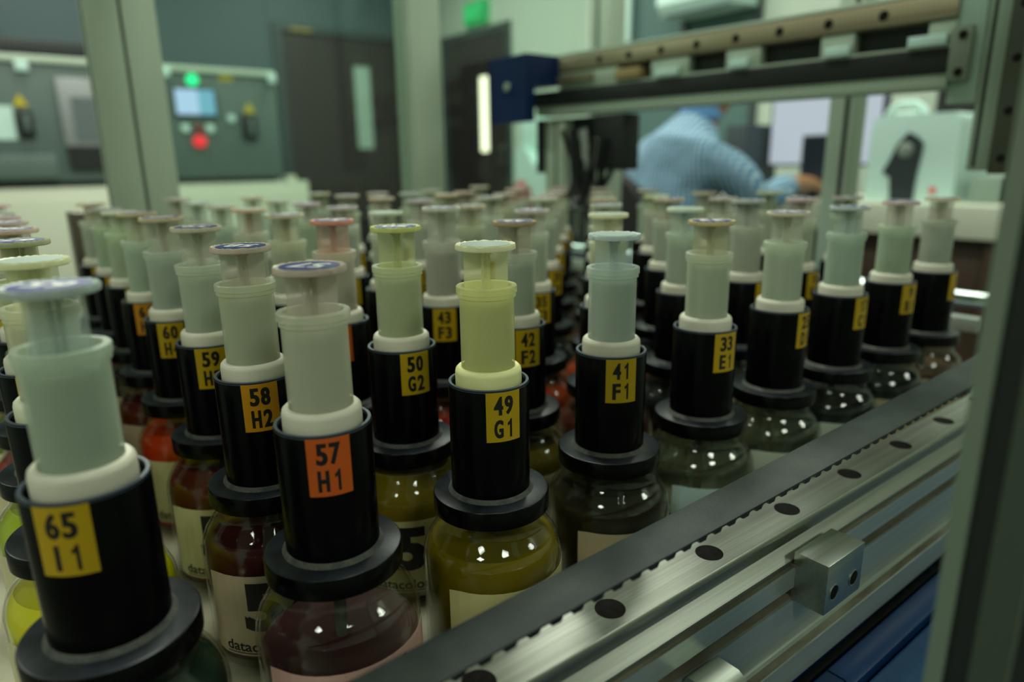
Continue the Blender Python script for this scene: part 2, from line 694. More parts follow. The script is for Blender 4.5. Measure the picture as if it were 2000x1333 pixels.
# exit sign
ex = empty('exit_sign', -4800, YW - 60, 1310, 'lit green exit sign above the dark door with the bright slit', 'exit sign')
EXG = emit('lit_green_acrylic', (.0, .34, .07), 1.0)
EXW = emit('lit_letter_green', (.02, .75, .22), 1.0)
MB().box(-4950, -4645, YW - 60, YW, 1315, 1490, bev=8).build('sign_case', EXG, ex)
mbx = MB()
put_text(mbx, 'EXIT', -4925, -4670, 1355, 1450, lambda u, v: (u, YW - 63, v), .03, step=99)
oo = bpy.data.objects.new('lettering', flat_mesh(mbx, 'lettering', EXW))
C.objects.link(oo)
oo.parent = ex
oo.location = -ex.location

# white wall unit
au = empty('wall_unit', -2370, YW - 260, 1000, 'white air conditioning unit high on the back wall above the gantry arm', 'air conditioner')
MB().prism([(YW - 26, 1000), (YW - 200, 1000), (YW - 250, 1060), (YW - 250, 1330), (YW - 26, 1330)], -2640, -2110, 'X').build('casing', WHITEP, au)
MB().box(-2600, -2150, YW - 240, YW - 180, 996, 1004).build('louvre', GREYP, au)

# ceiling lamp fixtures
for k, (lx, ly, pw) in enumerate(LAMPS):
    wh = {0: 'over the near end of the jar bench', 1: 'over the desk side of the bench', 2: 'between the bench and the dyeing machines',
          3: 'before the door with the exit sign', 4: 'above the dyeing machines', 5: 'above the corner of the two doors',
          6: 'in front of the bench on the jar side', 7: 'nearest the front wall on the left', 8: 'in the front right part of the room',
          9: 'straight out from the belt side of the bench', 10: 'in the back right corner of the room'}[k]
    hx, hy_ = (600, 130) if lx < 1000 else (300, 300)
    t = empty('ceiling_lamp', lx, ly, CEIL - 70, ('long' if lx < 1000 else 'square') + ' fluorescent ceiling lamp ' + wh, 'ceiling lamp', 'fluorescent ceiling lamps')
    MB().box(lx - hx, lx + hx, ly - hy_, ly + hy_, CEIL - 60, CEIL, bev=6).build('housing', WHITEP, t)
    MB().box(lx - hx + 25, lx + hx - 25, ly - hy_ + 20, ly + hy_ - 20, CEIL - 68, CEIL - 60).build('diffuser', emit('lamp_diffuser', (.8, 1, .86), 2.5), t)


# ================================================================== DYEING MACHINES on a cream base (left)
XM = -4300
bs = empty('machine_base', XM - 400, 900, FZ, 'long cream base cabinet under the two grey machines', 'cabinet')
MB().box(XM - 750, XM + 20, -900, 1790, FZ + 80, 80, bev=8).build('body', CREAM, bs)
MB().box(XM - 730, XM - 20, -880, 1770, FZ, FZ + 80).build('plinth', DARK, bs)
for a in (-900, -2, 895):
    MB().box(XM + 20, XM + 34, a + 12, a + 883, FZ + 100, 20, bev=3).build('door', CREAM, bs)


def tri(mb, y, z, s, x):
    mb.prism([(y - s, z - s * .8), (y + s, z - s * .8), (y, z + s)], x, x + 3, 'X')


def latch(par, y0, y1, z0, z1):
    o_ = MB().box(XM, XM + 30, y0, y1, z0, z1, bev=5).build('latch', DARK, par)
    MB().box(XM + 30, XM + 60, (y0 + y1) / 2 - 12, (y0 + y1) / 2 + 12, z0 + 25, z1 - 25, bev=5).build('latch_lever', GREYP, o_)


YTRI = pm('yellow_warning_vinyl', srgb(190, 172, 30), .5)
m1 = empty('dyeing_machine', XM - 350, 1300, 85, 'grey control machine with lit screen, green lamp and red button', 'machine')
MB().box(XM - 700, XM, 960, 1632, 115, 765, bev=10).build('body', GREYP, m1)
MB().box(XM - 680, XM - 30, 990, 1600, 80, 115).build('foot_frame', DARK, m1)
MB().box(XM, XM + 22, 962, 1630, 728, 762, bev=4).build('top_lip', ALU2, m1)
sb = MB().box(XM, XM + 20, 1010, 1256, 475, 642, bev=5).build('screen_bezel', DARK, m1)
SCR = emit('lit_blue_screen', (.50, .70, .95), 1.05)
MB().box(XM + 20, XM + 23, 1022, 1150, 487, 630).build('screen', SCR, sb)
MB().box(XM + 20, XM + 23, 1150, 1244, 487, 630).build('screen_side', emit('lit_cyan_screen', (.22, .55, .72), .9), sb)
GL = emit('green_indicator', (.02, .95, .32), 1.6)
RL = emit('red_button_lamp', (1.0, .03, .04), 1.2)
mb = MB().lathe([(0, XM), (34, XM), (34, XM + 12), (28, XM + 24), (0, XM + 28)], 1133, 686, 24, axis='X')
mb.build('green_lamp', GL, m1)
MB().lathe([(0, XM), (36, XM), (36, XM + 25), (30, XM + 38), (0, XM + 40)], 1133, 333, 24, axis='X').build('red_button', RL, m1)
for yy, mm in ((1060, WHITEP), (1201, WHITEP), (1136, pm('dull_red_plastic', srgb(120, 50, 46), .5))):
    MB().lathe([(0, XM), (26, XM), (24, XM + 22), (0, XM + 24)], yy, 408, 20, axis='X', m=mm).build('knob', mm, m1)
MB().lathe([(0, XM), (24, XM), (22, XM + 18), (0, XM + 20)], 1335, 470, 20, axis='X').build('knob', WHITEP, m1)
MB().box(XM, XM + 3, 1290, 1368, 690, 738).build('yellow_sticker', YTRI, m1)
t = MB()
tri(t, 1453, 537, 36, XM)
t.build('warning_triangle', YTRI, m1)
latch(m1, 1398, 1484, 345, 498)
for yy in (985, 1605):
    MB().box(XM + 22, XM + 40, yy - 24, yy + 24, 690, 745, bev=4).build('corner_clip', WHITEP, m1)

m0 = empty('dyeing_machine', XM - 350, 200, 85, 'grey machine with a paper note, partly cut off at the left edge', 'machine')
MB().box(XM - 700, XM, -500, 780, 115, 765, bev=10).build('body', GREYP, m0)
MB().box(XM - 680, XM - 30, -470, 750, 80, 115).build('foot_frame', DARK, m0)
MB().box(XM, XM + 22, -498, 778, 728, 762, bev=4).build('top_lip', ALU2, m0)
MB().box(XM, XM + 4, -40, 222, 335, 506).build('paper_note', pm('pale_paper', srgb(196, 226, 218), .7), m0)
t = MB()
tri(t, 262, 535, 36, XM)
t.build('warning_triangle', YTRI, m0)
latch(m0, 236, 306, 350, 486)
MB().box(XM, XM + 30, 265, 325, 680, 730, bev=5).build('corner_clip', WHITEP, m0)
PURP = pm('lilac_grey_steel', srgb(142, 146, 146), .4, .2)
pf = MB().box(XM, XM + 28, 432, 700, 300, 660, bev=6).build('door_frame', PURP, m0)
MB().box(XM + 28, XM + 33, 490, 690, 330, 560).build('door_glass', pm('smoked_panel', srgb(96, 106, 108), .25), pf)
MB().box(XM, XM + 30, -300, 380, 130, 260, bev=10).build('drip_tray', GREYP, m0)
MB().box(XM + 2, XM + 30, 440, 700, 180, 298).build('lower_grille', DARK, m0)
# dark duct that paints the shadow above the leftmost machine
tag(MB().box(XM - 650, XM - 60, -900, 700, 767, 850, bev=6).build('shadow_slab', DARK),
    'dark horizontal duct painting the shadow above the leftmost grey machine', 'slab')
tag(MB().box(XM - 120, XM - 8, 1660, 1720, 81, 118, bev=5).build('small_box', CREAM),
    'small cream box on the cream base beside the grey machine', 'box')
tag(MB().box(XM - 60, XM + 5, 812, 930, 81, 200, bev=6).build('cream_carton', CREAM),
    'cream carton on the base between the two grey machines', 'carton')


# ================================================================== THE JAR BENCH
bench = empty('bench_body', -350, 550, FZ, 'blue painted steel body of the dispensing bench beside the belt', 'bench')
MB().box(-960, 126, -120, 1240, FZ + 60, -134, bev=4).build('cabinet', BLUEP, bench)
MB().box(-920, 250, -80, 1200, FZ, FZ + 60).build('plinth', DARK, bench)
MB().prism([(127, -150), (127, -134), (130, -130), (141, -130), (145, -133), (146, -150)], -120, 359.4, 'Y').build('edge_cover', BLUEP, bench)
MB().prism([(127, -150), (127, -134), (130, -130), (141, -130), (145, -133), (146, -150)], 361, 1240, 'Y').build('edge_cover', BLUEP, bench)
MB().box(122.5, 127, -118, 1238, -133.9, -131, bev=.4).build('gap_shade_strip', DARK, bench)  # dark strip added to paint the shade of the open gap
BLUEP2 = pm('blue_painted_cover', srgb(22, 62, 104), .28, noise=(40, .5, srgb(40, 86, 118), (1, 1, 1)))
MB().box(147, 290, -120, 1240, FZ + 60, -137, bev=3).build('side_cover', BLUEP2, bench)

deck = MB().box(-880, 84, -110, 900, -133, -110.2, bev=1).build('deck_board', DECKM)
tag(deck, 'cream deck board on which all the dye jars stand', 'shelf')

# rails and aluminium profile beside the jars
PX = 121.0
prof = MB()
prof.prism([(86, -132), (86, -48), (116, -48), (PX, -46), (PX, -59.5), (111, -60), (111, -67), (PX, -68.5), (PX, -99),
            (128, -100.5), (128, -105), (PX + 5.5, -121), (110, -122), (110, -132)], -110, 1180, 'Y')
po = tag(prof.build('slotted_profile', PROFM), 'long slotted aluminium profile running under the rail at the right', 'profile')
gr = MB().box(114.5, 120.4, -109, 1179, -46.4, -45.9)
gr.box(112, 120.6, -109, 1179, -67.0, -66.6)
gr.box(121.2, 127.2, -109, 1179, -100.2, -99.4)
g = gr.build('grime', DUSTALU, None)
g.parent = po
g.location = g.location - po.location

rail = MB()
rail.prism([(87, -47.9), (87, -42), (89.5, -36), (89.5, -32), (87, -27), (88, -25.5), (112, -25.5), (113, -26.5), (113.4, -29.6), (111.6, -33),
            (112, -36.2), (118.6, -42.6), (118.6, -47.9)], -110, 1175, 'Y')
ro = tag(rail.build('linear_rail', STEEL), 'bright ground steel guide rail with round bolt holes along the belt', 'rail')
hy = 38.6
while hy < 1160:
    h = MB().lathe([(0, -25.42), (6.9, -25.42), (7.3, -25.3), (7.5, -25.3), (7.5, -25.6)], 100, hy, 28, m=HOLE)
    ho = h.build('bolt_hole', HOLE)
    ho.parent = ro
    ho.location = ho.location - ro.location
    hy += 77.2

# toothed belt running above the rail, rising slowly away from the camera
bt = MB()


def bz(y, x=123.0):
    zn, zf = 8.2 + .0157 * (y - 104), 5.0 + .0268 * (y - 92)
    return zf + (zn - zf) * (x - 98.3) / 24.7


XA, XB = 98.3, 123.0
A = []
for y in [-110 + 10 * k for k in range(128)]:
    A.append([bt.bm.verts.new(bt.p(x, y, bz(y, x) + dz)) for x, dz in
              ((XA, -1.2), (XA, -.2), (XA + .4, 0), (XB - .4, 0), (XB, -.2), (XB, -1.2))])
for P0, P1 in zip(A, A[1:]):
    for i in range(6):
        bt.bm.faces.new([P0[i], P0[(i + 1) % 6], P1[(i + 1) % 6], P1[i]])
bt.bm.faces.new(A[0])
bt.bm.faces.new(A[-1][::-1])
bo = tag(bt.build('toothed_belt', BELTM), 'dark rubber toothed belt stretched between the jars and the rail', 'belt')
tb = MB()
y = -105.0
while y < 1150:
    L0 = []
    for x in (XA + .1, XB - .05):
        z = bz(y, x)
        L0.append([tb.bm.verts.new(tb.p(x, yy, zz)) for yy, zz in ((y - 3.5, z - 1.15), (y - 2.3, z - 3.3), (y + 2.3, z - 3.3), (y + 3.5, z - 1.15))])
    for i in range(4):
        tb.bm.faces.new([L0[0][i], L0[0][(i + 1) % 4], L0[1][(i + 1) % 4], L0[1][i]])
    tb.bm.faces.new(L0[0])
    tb.bm.faces.new(L0[1][::-1])
    y += 11.6
tt = tb.build('belt_teeth', TOOTH)
tt.parent = bo
tt.location = tt.location - bo.location
tt['kind'] = 'stuff'
for yy, y0, y1, wd in ((1165, 1140, 1178, 'at the far end of the rail'), (-118, -112, -92, 'at the near end of the rail')):
    zb = min(bz(y0, XA), bz(y0, XB)) - 3.5
    tag(MB().box(XA, XB, y0, y1, -25.3, zb, bev=1).build('belt_anchor', PROFM),
        'aluminium anchor block holding the toothed belt ' + wd, 'bracket')

# clamp block with two socket screws
cb = empty('clamp_block', 130, 345, -68, 'square aluminium clamp block with two socket screws on the profile', 'clamp')
blk = MB().box(119.4, 140, 325, 366.5, -68.3, -36.8, bev=.5)
blk.build('block', ALU, cb)
MB().box(118.6, 122.5, 324, 367.4, -46.2, -45.2).build('grime', DUSTALU, cb)
for yy in (334, 356.5):
    sc_ = MB().lathe([(5.2, 140.05), (5.2, 140.5), (4.7, 140.5), (4.7, 140.15), (0, 140.12)], yy, -56.5, 24, axis='X', m=ALU)
    so = sc_.build('screw', ALU, cb)
    MB().lathe([(0, 140.2), (4.3, 140.25), (4.3, 140.2)], yy, -56.5, 20, axis='X').build('socket', HOLE, so)
c2 = empty('clamp_block', 133, 235, -80, 'rounded aluminium clamp at the lower edge of the picture on the profile', 'clamp')
MB().prism([(121.6, -88), (121.6, -70), (124, -65), (137, -65), (142, -68), (144, -76), (144, -88)], 224, 248, 'Y').build('block', ALU, c2)
MB().lathe([(0, 248.1), (4.5, 248.1), (4.5, 249.5), (0, 249.5)], 133, -77, 20, axis='Y').build('screw', ALU, c2)

# near corner stub on the far left of the deck
st = tag(MB().box(-880, -830, 84, 150, -109.9, 124, bev=2).build('side_bracket', pm('tarnished_steel', srgb(120, 112, 100), .3, .8)),
         'upright steel bracket at the left end of the deck near the aluminium post', 'bracket')

# polished rod and cross profile beyond the last row
rd = empty('cross_rod', -400, 930, -110, 'polished steel rod lying across beyond the farthest row of jars', 'rod')
MB().lathe([(0, -840), (9, -840), (9, 18), (7.5, 21), (0, 21)], 935, 13, 24, axis='X').build('rod', pm('polished_steel', srgb(210, 226, 220), .16, 1), rd)
for xx in (-830, -40):
    MB().box(xx - 12, xx + 12, 928, 942, -109.9, 4.2, bev=1).build('rod_support', DARK, rd)
xp = tag(MB().box(-840, 12, 905, 922, -23, -5, bev=2).build('cross_profile', PROFM),
         'grey cross profile below the polished rod behind the jars', 'profile')
mb = MB().box(-840, 12, 904, 923, -109.9, -23.5)
o = mb.build('skirt', BROWN)
o.parent = xp
o.location = o.location - xp.location


# ================================================================== JARS AND SYRINGES
LC = {  # liquid colours by number (sRGB), level in mm below the lid, clear?
    65: ((30, 48, 38), -22), 66: ((226, 214, 6), -27), 67: ((176, 190, 20), -22), 68: ((150, 40, 24), -24), 69: ((120, 120, 40), -24),
    57: ((60, 28, 32), -52), 58: ((72, 26, 26), -30), 59: ((92, 34, 18), -22), 60: ((206, 64, 14), -26), 61: ((82, 22, 14), -26), 62: ((50, 40, 30), -24),
    49: ((122, 104, 0), -29), 50: ((128, 108, 16), -18), 51: ((110, 92, 10), -22), 52: ((90, 30, 30), -25), 53: ((40, 40, 32), -25),
    41: ((44, 38, 26), -24), 42: ((112, 96, 20), -26), 43: ((150, 30, 26), -24), 44: ((60, 30, 26), -24),
    33: (None, 0), 34: ((78, 34, 24), -24), 35: ((178, 70, 24), -22), 36: ((60, 44, 30), -24),
    25: (None, 0), 26: ((30, 34, 36), -24), 27: ((160, 60, 26), -24), 17: ((20, 24, 24), -30), 18: ((60, 64, 60), -30),
    9: ((16, 20, 24), -28), 1: ((92, 62, 42), -40), 2: ((34, 34, 36), -30)}
PAL = [((70, 30, 24), -24), ((120, 100, 20), -24), ((36, 40, 40), -24), ((90, 40, 20), -26), ((40, 30, 60), -24), ((150, 60, 20), -24)]
CNAME = {65: 'dark green', 66: 'bright yellow', 67: 'lime yellow', 57: 'low maroon', 58: 'maroon', 59: 'red-brown', 60: 'orange-red', 61: 'dark red',
         49: 'olive yellow', 50: 'amber', 41: 'dark brown', 42: 'olive', 35: 'orange', 34: 'brown', 9: 'black', 17: 'dark', 1: 'brown', 43: 'red'}
# plunger tops that carry no blue number
BLANK = {49, 66, 41, 34, 26, 62, 44, 20, 12, 30, 53}
# tint of the syringe body, of the plunger disc
STINT = {49: (212, 212, 146), 50: (188, 192, 166), 66: (214, 218, 170), 65: (172, 190, 178), 57: (198, 194, 176), 58: (190, 192, 166),
         51: (196, 180, 166), 41: (180, 196, 196), 42: (182, 192, 182), 43: (184, 178, 172), 33: (186, 196, 176), 59: (184, 194, 178), 67: (190, 196, 140),
         34: (200, 200, 170), 25: (186, 200, 182), 17: (176, 196, 186), 35: (188, 194, 180)}
DTINT = {49: (236, 236, 190), 50: (206, 210, 130), 51: (214, 150, 128), 57: (200, 186, 170), 58: (204, 190, 172), 66: (224, 226, 186), 42: (182, 160, 122),
         41: (198, 214, 214), 33: (198, 184, 136), 59: (206, 200, 176), 65: (170, 184, 178), 43: (204, 204, 188), 34: (232, 226, 190), 62: (226, 226, 202),
         67: (176, 178, 140), 26: (214, 226, 204), 25: (212, 206, 182), 17: (200, 210, 206), 52: (206, 198, 168), 35: (206, 196, 184)}
ORANGE = {57: ORG, 61: AMB, 51: ORG, 58: AMB}
PLZ = {(0, 0): .9, (1, 0): -1.8, (2, 0): 0, (3, 0): -1.8, (4, 0): .5, (5, 0): 1.4, (6, 0): .9, (7, 0): 1, (1, 1): -1.5, (2, 1): 3, (3, 1): .3, (4, 1): .2,
       (1, 2): 2.9, (2, 2): 1.4, (3, 2): 6, (1, 3): 3.9, (2, 3): .8, (0, 2): 1.3, (5, 1): 0, (1, 4): 2.8, (0, 3): 1.4, (6, 1): 3}
STA = {65: -30, 57: -18, 49: -15, 41: -28, 33: -10, 25: 5, 17: -3, 9: -12, 50: -7, 42: -14, 43: -33, 58: -13, 59: -16, 60: -23, 1: 4, 18: 2, 10: -2, 35: -16}
PAPER = {57: (236, 190, 178), 49: (222, 214, 150), 59: (220, 218, 160), 60: (220, 214, 160), 61: (196, 182, 150), 58: (206, 190, 156), 41: (204, 188, 152),
         33: (196, 226, 222), 50: (202, 196, 140), 25: (210, 220, 200), 17: (206, 220, 204)}

# shared part meshes
JAR = MB(True).lathe([(0, -110), (34, -110), (39, -108.6), (41, -105), (41.5, -100), (41.5, -42), (40.8, -36), (38.6, -30), (35.2, -25), (31.8, -21),
                      (30.2, -17.5), (30.2, -11.4), (28.6, -11.4), (28.6, -17.8), (30.4, -21.8), (33.8, -26), (37.2, -31), (39.3, -36.5),
                      (39.8, -42), (39.8, -100), (38.6, -103.5), (34, -105), (0, -105)], seg=64).mesh('jar', GLASS)
INNER = [(39.7, -100), (39.7, -42), (39.2, -36.5), (37.1, -31), (33.7, -26), (30.3, -21.8), (28.5, -17.8)]


def liquid_mesh(level):
    pr = [(0, -104.8), (34, -104.8), (38.5, -103.3), (39.7, -100)]
    for (r1, z1), (r2, z2) in zip(INNER, INNER[1:]):
        if z2 < level:
            pr.append((r2, z2))
        else:
            t = (level - z1) / (z2 - z1)
            r = r1 + (r2 - r1) * t
            pr.append((r, level))
            pr.append((r - 1.2, level - .5))
            break
    pr.append((0, pr[-1][1]))
    return MB(True).lathe(pr, seg=64).mesh('liquid', LIDM)


LIQ = {}
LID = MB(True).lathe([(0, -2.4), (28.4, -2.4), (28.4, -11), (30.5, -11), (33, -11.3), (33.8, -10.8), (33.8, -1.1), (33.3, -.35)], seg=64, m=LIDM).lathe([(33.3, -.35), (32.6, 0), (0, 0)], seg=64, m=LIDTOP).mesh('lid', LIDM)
SLV = MB(True).lathe([(22.8, .05), (22.8, 65.2), (22.4, 65.8), (21.2, 65.8), (20.8, 65.2), (20.8, .05)], seg=64, closed=True).mesh('sleeve', BLACK)
SRIM = MB(True).lathe([(22.86, 64.6), (22.5, 65.95), (21.1, 65.95), (20.74, 64.6), (20.78, 65.1), (22.82, 65.1)], seg=64, closed=True).mesh('sleeve_rim', RIM)
BEAD = MB(True).lathe([(22.85, .03), (24.9, .03), (24.0, .9), (22.85, 2.2)], seg=48).mesh('glue_bead', DUST)
DIP = MB(True).lathe([(0, -103), (3.2, -103), (3.2, -2.6), (0, -2.6)], seg=16).mesh('dip_tube', DUST)
# syringe pieces, standing on the lid at z=0
COL = MB(True).lathe([(15.1, 44), (18.2, 44), (18.6, 45), (18.6, 70.8), (18.2, 72.6), (17.0, 73.8), (15.1, 73.8)], seg=56, closed=True).mesh('collar', WHITEP)
BAR = MB(True).lathe([(4, .2), (14.9, 10), (15, 12), (15, 112.6), (16, 113.2), (16, 115), (16.6, 115.5), (16.6, 118.8), (16.2, 119.3), (13.8, 119.3),
                      (13.4, 118.8), (13.4, 12), (4, 2)], seg=56).mesh('barrel', WHITEP)
CORE = MB(True).lathe([(0, 40), (12.9, 40), (13, 41), (13, 109.5), (12.6, 110.5), (0, 110.5)], seg=40).mesh('shade_core', WHITEP)  # dark core added inside to paint the darker middle of the translucent barrel
stm = MB(True)
for a in range(4):
    a0 = math.radians(90 * a)
    c, s = math.cos(a0), math.sin(a0)
    pts = [(.9, 111), (12, 111), (12, 137.9), (.9, 137.9)]
    V8 = []
    for sgn in (-.55, .55):
        V8.append([stm.bm.verts.new(stm.p(r * c - sgn * s, r * s + sgn * c, z)) for r, z in pts])
    for i in range(4):
        stm.bm.faces.new([V8[0][i], V8[0][(i + 1) % 4], V8[1][(i + 1) % 4], V8[1][i]])
    stm.bm.faces.new(V8[0])
    stm.bm.faces.new(V8[1][::-1])
stm.lathe([(0, 110.8), (2.6, 110.8), (2.6, 135), (4.5, 137.9), (0, 137.9)], seg=12)
STEM = stm.mesh('plunger_stem', WHITEP, smooth=False)
DISCS = []
for k in range(4):
    rr = random.Random(k)
    d = MB(True)
    seg = 88
    rings = []
    for r, z in ((0, 138.3), (15.4, 138.3), (16.2, 138.8), (16.3, 140.8), (15.9, 141.4), (15.2, 141.2), (0, 141.1)):
        if r == 0:
            rings.append([d.bm.verts.new(d.p(0, 0, z))])
            continue
        ring = []
        for s in range(seg):
            a = 2 * math.pi * s / seg
            j = rr.uniform(-.22, .22) if r > 15.8 else 0
            jz = rr.uniform(-.1, .45) if 15.3 < r and z > 141.3 else 0
            ring.append(d.bm.verts.new(d.p((r + j) * math.cos(a), (r + j) * math.sin(a), z + jz)))
        rings.append(ring)
    for P0, P1 in zip(rings, rings[1:]):
        for s in range(seg):
            t = (s + 1) % seg
            if len(P0) == 1:
                d.bm.faces.new([P0[0], P1[s], P1[t]])
            elif len(P1) == 1:
                d.bm.faces.new([P0[s], P0[t], P1[0]])
            else:
                d.bm.faces.new([P0[s], P0[t], P1[t], P1[s]])
    DISCS.append(d.mesh('plunger_disc', WHITEP))
STK = MB(True).lathe([(0, 141.15), (13.4, 141.15), (13.4, 141.45), (0, 141.5)], seg=40).mesh('disc_sticker', BLUEST)


def frosted(key, rgb, haze):
    nm = 'frosted_%s_%d_%d_%d' % (key, *rgb)
    if nm in MATS:
        return MATS[nm]
    c = srgb(*rgb)[:3]
    return thin_glass(nm, tint=tuple(.86 + .14 * x for x in c), rough=.28, haze=haze, hazecol=c, gain=.6)


def part(name, me, parent, mat=None, loc=(0, 0, 0), rz=0):
    o = bpy.data.objects.new(name, me)
    C.objects.link(o)
    o.parent = parent
    o.location = loc
    o.rotation_euler = (0, 0, rz)
    if mat is not None:
        o.material_slots[0].link = 'OBJECT'
        o.material_slots[0].material = mat
    return o


ORD = ['first', 'second', 'third', 'fourth', 'fifth', 'sixth', 'seventh', 'eighth']
LEGIBLE = {65, 57, 49, 41, 33, 25, 17, 58, 50, 42, 59, 43, 60, 35}
PY = 97.8
for i in range(9):
    letter = 'IHGFEDCBA'[i]
    for j in range(8):
        num = (8 - i) * 8 + j + 1
        code = '%s%d' % (letter, j + 1)
        rnd = random.Random(num * 13 + 5)
        head = '%d %s1' % ((8 - i) * 8 + 1, letter)
        col, lev = LC.get(num, PAL[rnd.randrange(len(PAL))])
        if num in LEGIBLE:
            sc = {57: 'orange', 58: 'amber'}.get(num, 'yellow')
            jl = 'black-capped jar, %s sticker %d %s, %s' % (sc, num, code,
                 'cloudy clear water inside' if col is None else (CNAME.get(num, 'dark') + ' dye inside'))
            sl = 'syringe standing in the jar with %s sticker %d %s' % (sc, num, code)
        elif j == 0:
            nm = {7: 'second-farthest', 8: 'farthest'}[i]
            jl = 'black-capped jar beside the belt, %s of the belt-side line' % nm
            sl = 'syringe in the %s jar of the belt-side line' % nm
        else:
            rown = {0: 'nearest row, headed by 65 I1', 1: 'row headed by 57 H1', 2: 'row headed by 49 G1', 3: 'row headed by 41 F1', 4: 'row headed by 33 E1',
                    5: 'row headed by 25 D1', 6: 'third row from the far end', 7: 'second-farthest row', 8: 'farthest row'}[i]
            jl = 'black-capped jar, %s from the belt in the %s' % (ORD[j], rown)
            sl = 'syringe in the %s jar from the belt, %s' % (ORD[j], rown)
        jit = lambda a: rnd.uniform(-a, a)
        bx, by = -100 * j + (jit(.8) if j > 1 else 0), PY * i + (jit(.8) if j > 1 else 0)
        jar = empty('dye_jar', bx, by, -110, jl, 'jar', 'dye jars standing in a grid on the deck')
        J = Vector((0, 0, .110))
        part('jar_glass', JAR, jar, loc=J)
        if col is None:
            if -22 not in LIQ:
                LIQ[-22] = liquid_mesh(-22)
            part('cloudy_water', LIQ[-22], jar, thin_glass('cloudy_water', tint=(.70, .74, .68), rough=.1, haze=.42, hazecol=srgb(112, 118, 104)[:3], gain=.3), J)
        else:
            if lev not in LIQ:
                LIQ[lev] = liquid_mesh(lev)
            part('dye', LIQ[lev], jar, pm('dye_%d_%d_%d' % col, srgb(*[min(255, int(c * 1.12)) for c in col]), .5, spec=.15), J)
        part('dip_tube', DIP, jar, pm('stained_tube', srgb(120, 92, 44), .5) if col is None else None, J + Vector((0.001, 0, 0)))
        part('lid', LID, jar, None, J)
        sv = part('sleeve', SLV, jar, None, J)
        part('sleeve_rim', SRIM, sv)
        part('glue_bead', BEAD, sv)
        # sticker with number and row code
        ang = math.radians(STA.get(num, -12 + jit(16)))
        smat = ORANGE.get(num, YEL)
        sk = part('sticker', curved_patch(22.86, ang, 20, 36.6, 64.8, smat), sv)
        lt = MB(True)
        pl = on_cyl(23.05, ang)
        put_chars(lt, str(num), -5.6 if num > 9 else -2.4, 4.8, 1.2, 52.0, 62.6, pl, .03)
        put_chars(lt, code, -5.6, 4.8, 1.6, 38.8, 49.4, pl, .03)
        part('sticker_lettering', flat_mesh(lt, 'lettering', INK), sk)
        # paper label on the jar
        la = math.radians(-4 + jit(4))
        pc = PAPER.get(num, (204, 196, 158))
        lb = part('paper_label', curved_patch(41.56, la, 102, -98, -44.6, pm('paper_%d_%d_%d' % pc, srgb(*pc), .6), cut=1.0), jar, loc=J)
        if j < 4 and i < 6:
            lt = MB(True)
            pl = on_cyl(41.76, la)
            put_chars(lt, str(num), -27, 21, 5, -81, -49, pl, .04, step=3)
            put_text(lt, 'datacolor', -43, -4, -95, -88, pl, .02, step=3)
            for k in range(12):
                u0_, u1_ = -43 + 39 * k / 12, -43 + 39 * (k + 1) / 12
                vs_ = [lt.bm.verts.new(lt.p(*pl(u, v))) for u, v in ((u0_, -96.6), (u1_, -96.6), (u1_, -95.9), (u0_, -95.9))]
                lt.bm.faces.new(vs_)
            part('label_lettering', flat_mesh(lt, 'lettering', INK), lb)

        # ---- syringe
        sy = empty('syringe', bx, by, .15, sl, 'syringe', 'dosing syringes standing in the jar sleeves')
        tc_ = STINT.get(num, (182 + rnd.randrange(-8, 10), 192 + rnd.randrange(-6, 8), 174 + rnd.randrange(-10, 12)))
        dc_ = DTINT.get(num, (206 + rnd.randrange(-16, 10), 200 + rnd.randrange(-16, 10), 176 + rnd.randrange(-20, 12)))
        if num not in (49, 50):
            av = sum(tc_) / 3
            tc_ = tuple(int(av + (c - av) * .62) for c in tc_)
        dx = jit(.7)
        part('collar', COL, sy, pm('nylon_%d_%d_%d' % tuple(min(250, c + 30) for c in (tc_ if num in (49, 66) else (196, 192, 172))),
                                   srgb(*[min(250, c + 30) for c in (tc_ if num in (49, 66) else (196, 192, 172))]), .42))
        part('barrel', BAR, sy, frosted('barrel', tuple(min(250, c + k_) for c, k_ in zip(tc_, (46, 50, 38))), .50))
        part('shade_core', CORE, sy, pm('shade_core_%d_%d_%d' % tc_, srgb(*[int(c * k_) for c, k_ in zip(tc_, (.63, .67, .64))]), .6))
        pz = PLZ.get((i, j), jit(2.5)) * .001
        dk = part('plunger', DISCS[num % 4], sy, frosted('disc', tuple(min(252, c + 26) for c in dc_), .86), (dx * .001, 0, pz), rnd.uniform(0, 6))
        ra = math.radians(-45 + 8 + jit(9)) - dk.rotation_euler[2]
        part('plunger_stem', STEM, dk, frosted('stem', tuple(min(250, (a + b) // 2 + 30) for a, b in zip(tc_, dc_)), .32), rz=ra)
        if num not in BLANK:
            ds = part('disc_sticker', STK, dk, None)
            lt = MB(True)
            put_text(lt, str(num), -8.5 if num > 9 else -4, 8.5 if num > 9 else 4, -6.5, 6.5, lambda u, v: (u, v, 141.62), .03, step=99)
            part('disc_number', flat_mesh(lt, 'lettering', WHITEINK), ds, rz=math.radians(180 + 37 + jit(20)) - dk.rotation_euler[2])
        else:
            part('disc_sticker', STK, dk, MILKST)


# ================================================================== ENCLOSURE FRAME
ZT = 760
BZ = -134
fr = ALU2


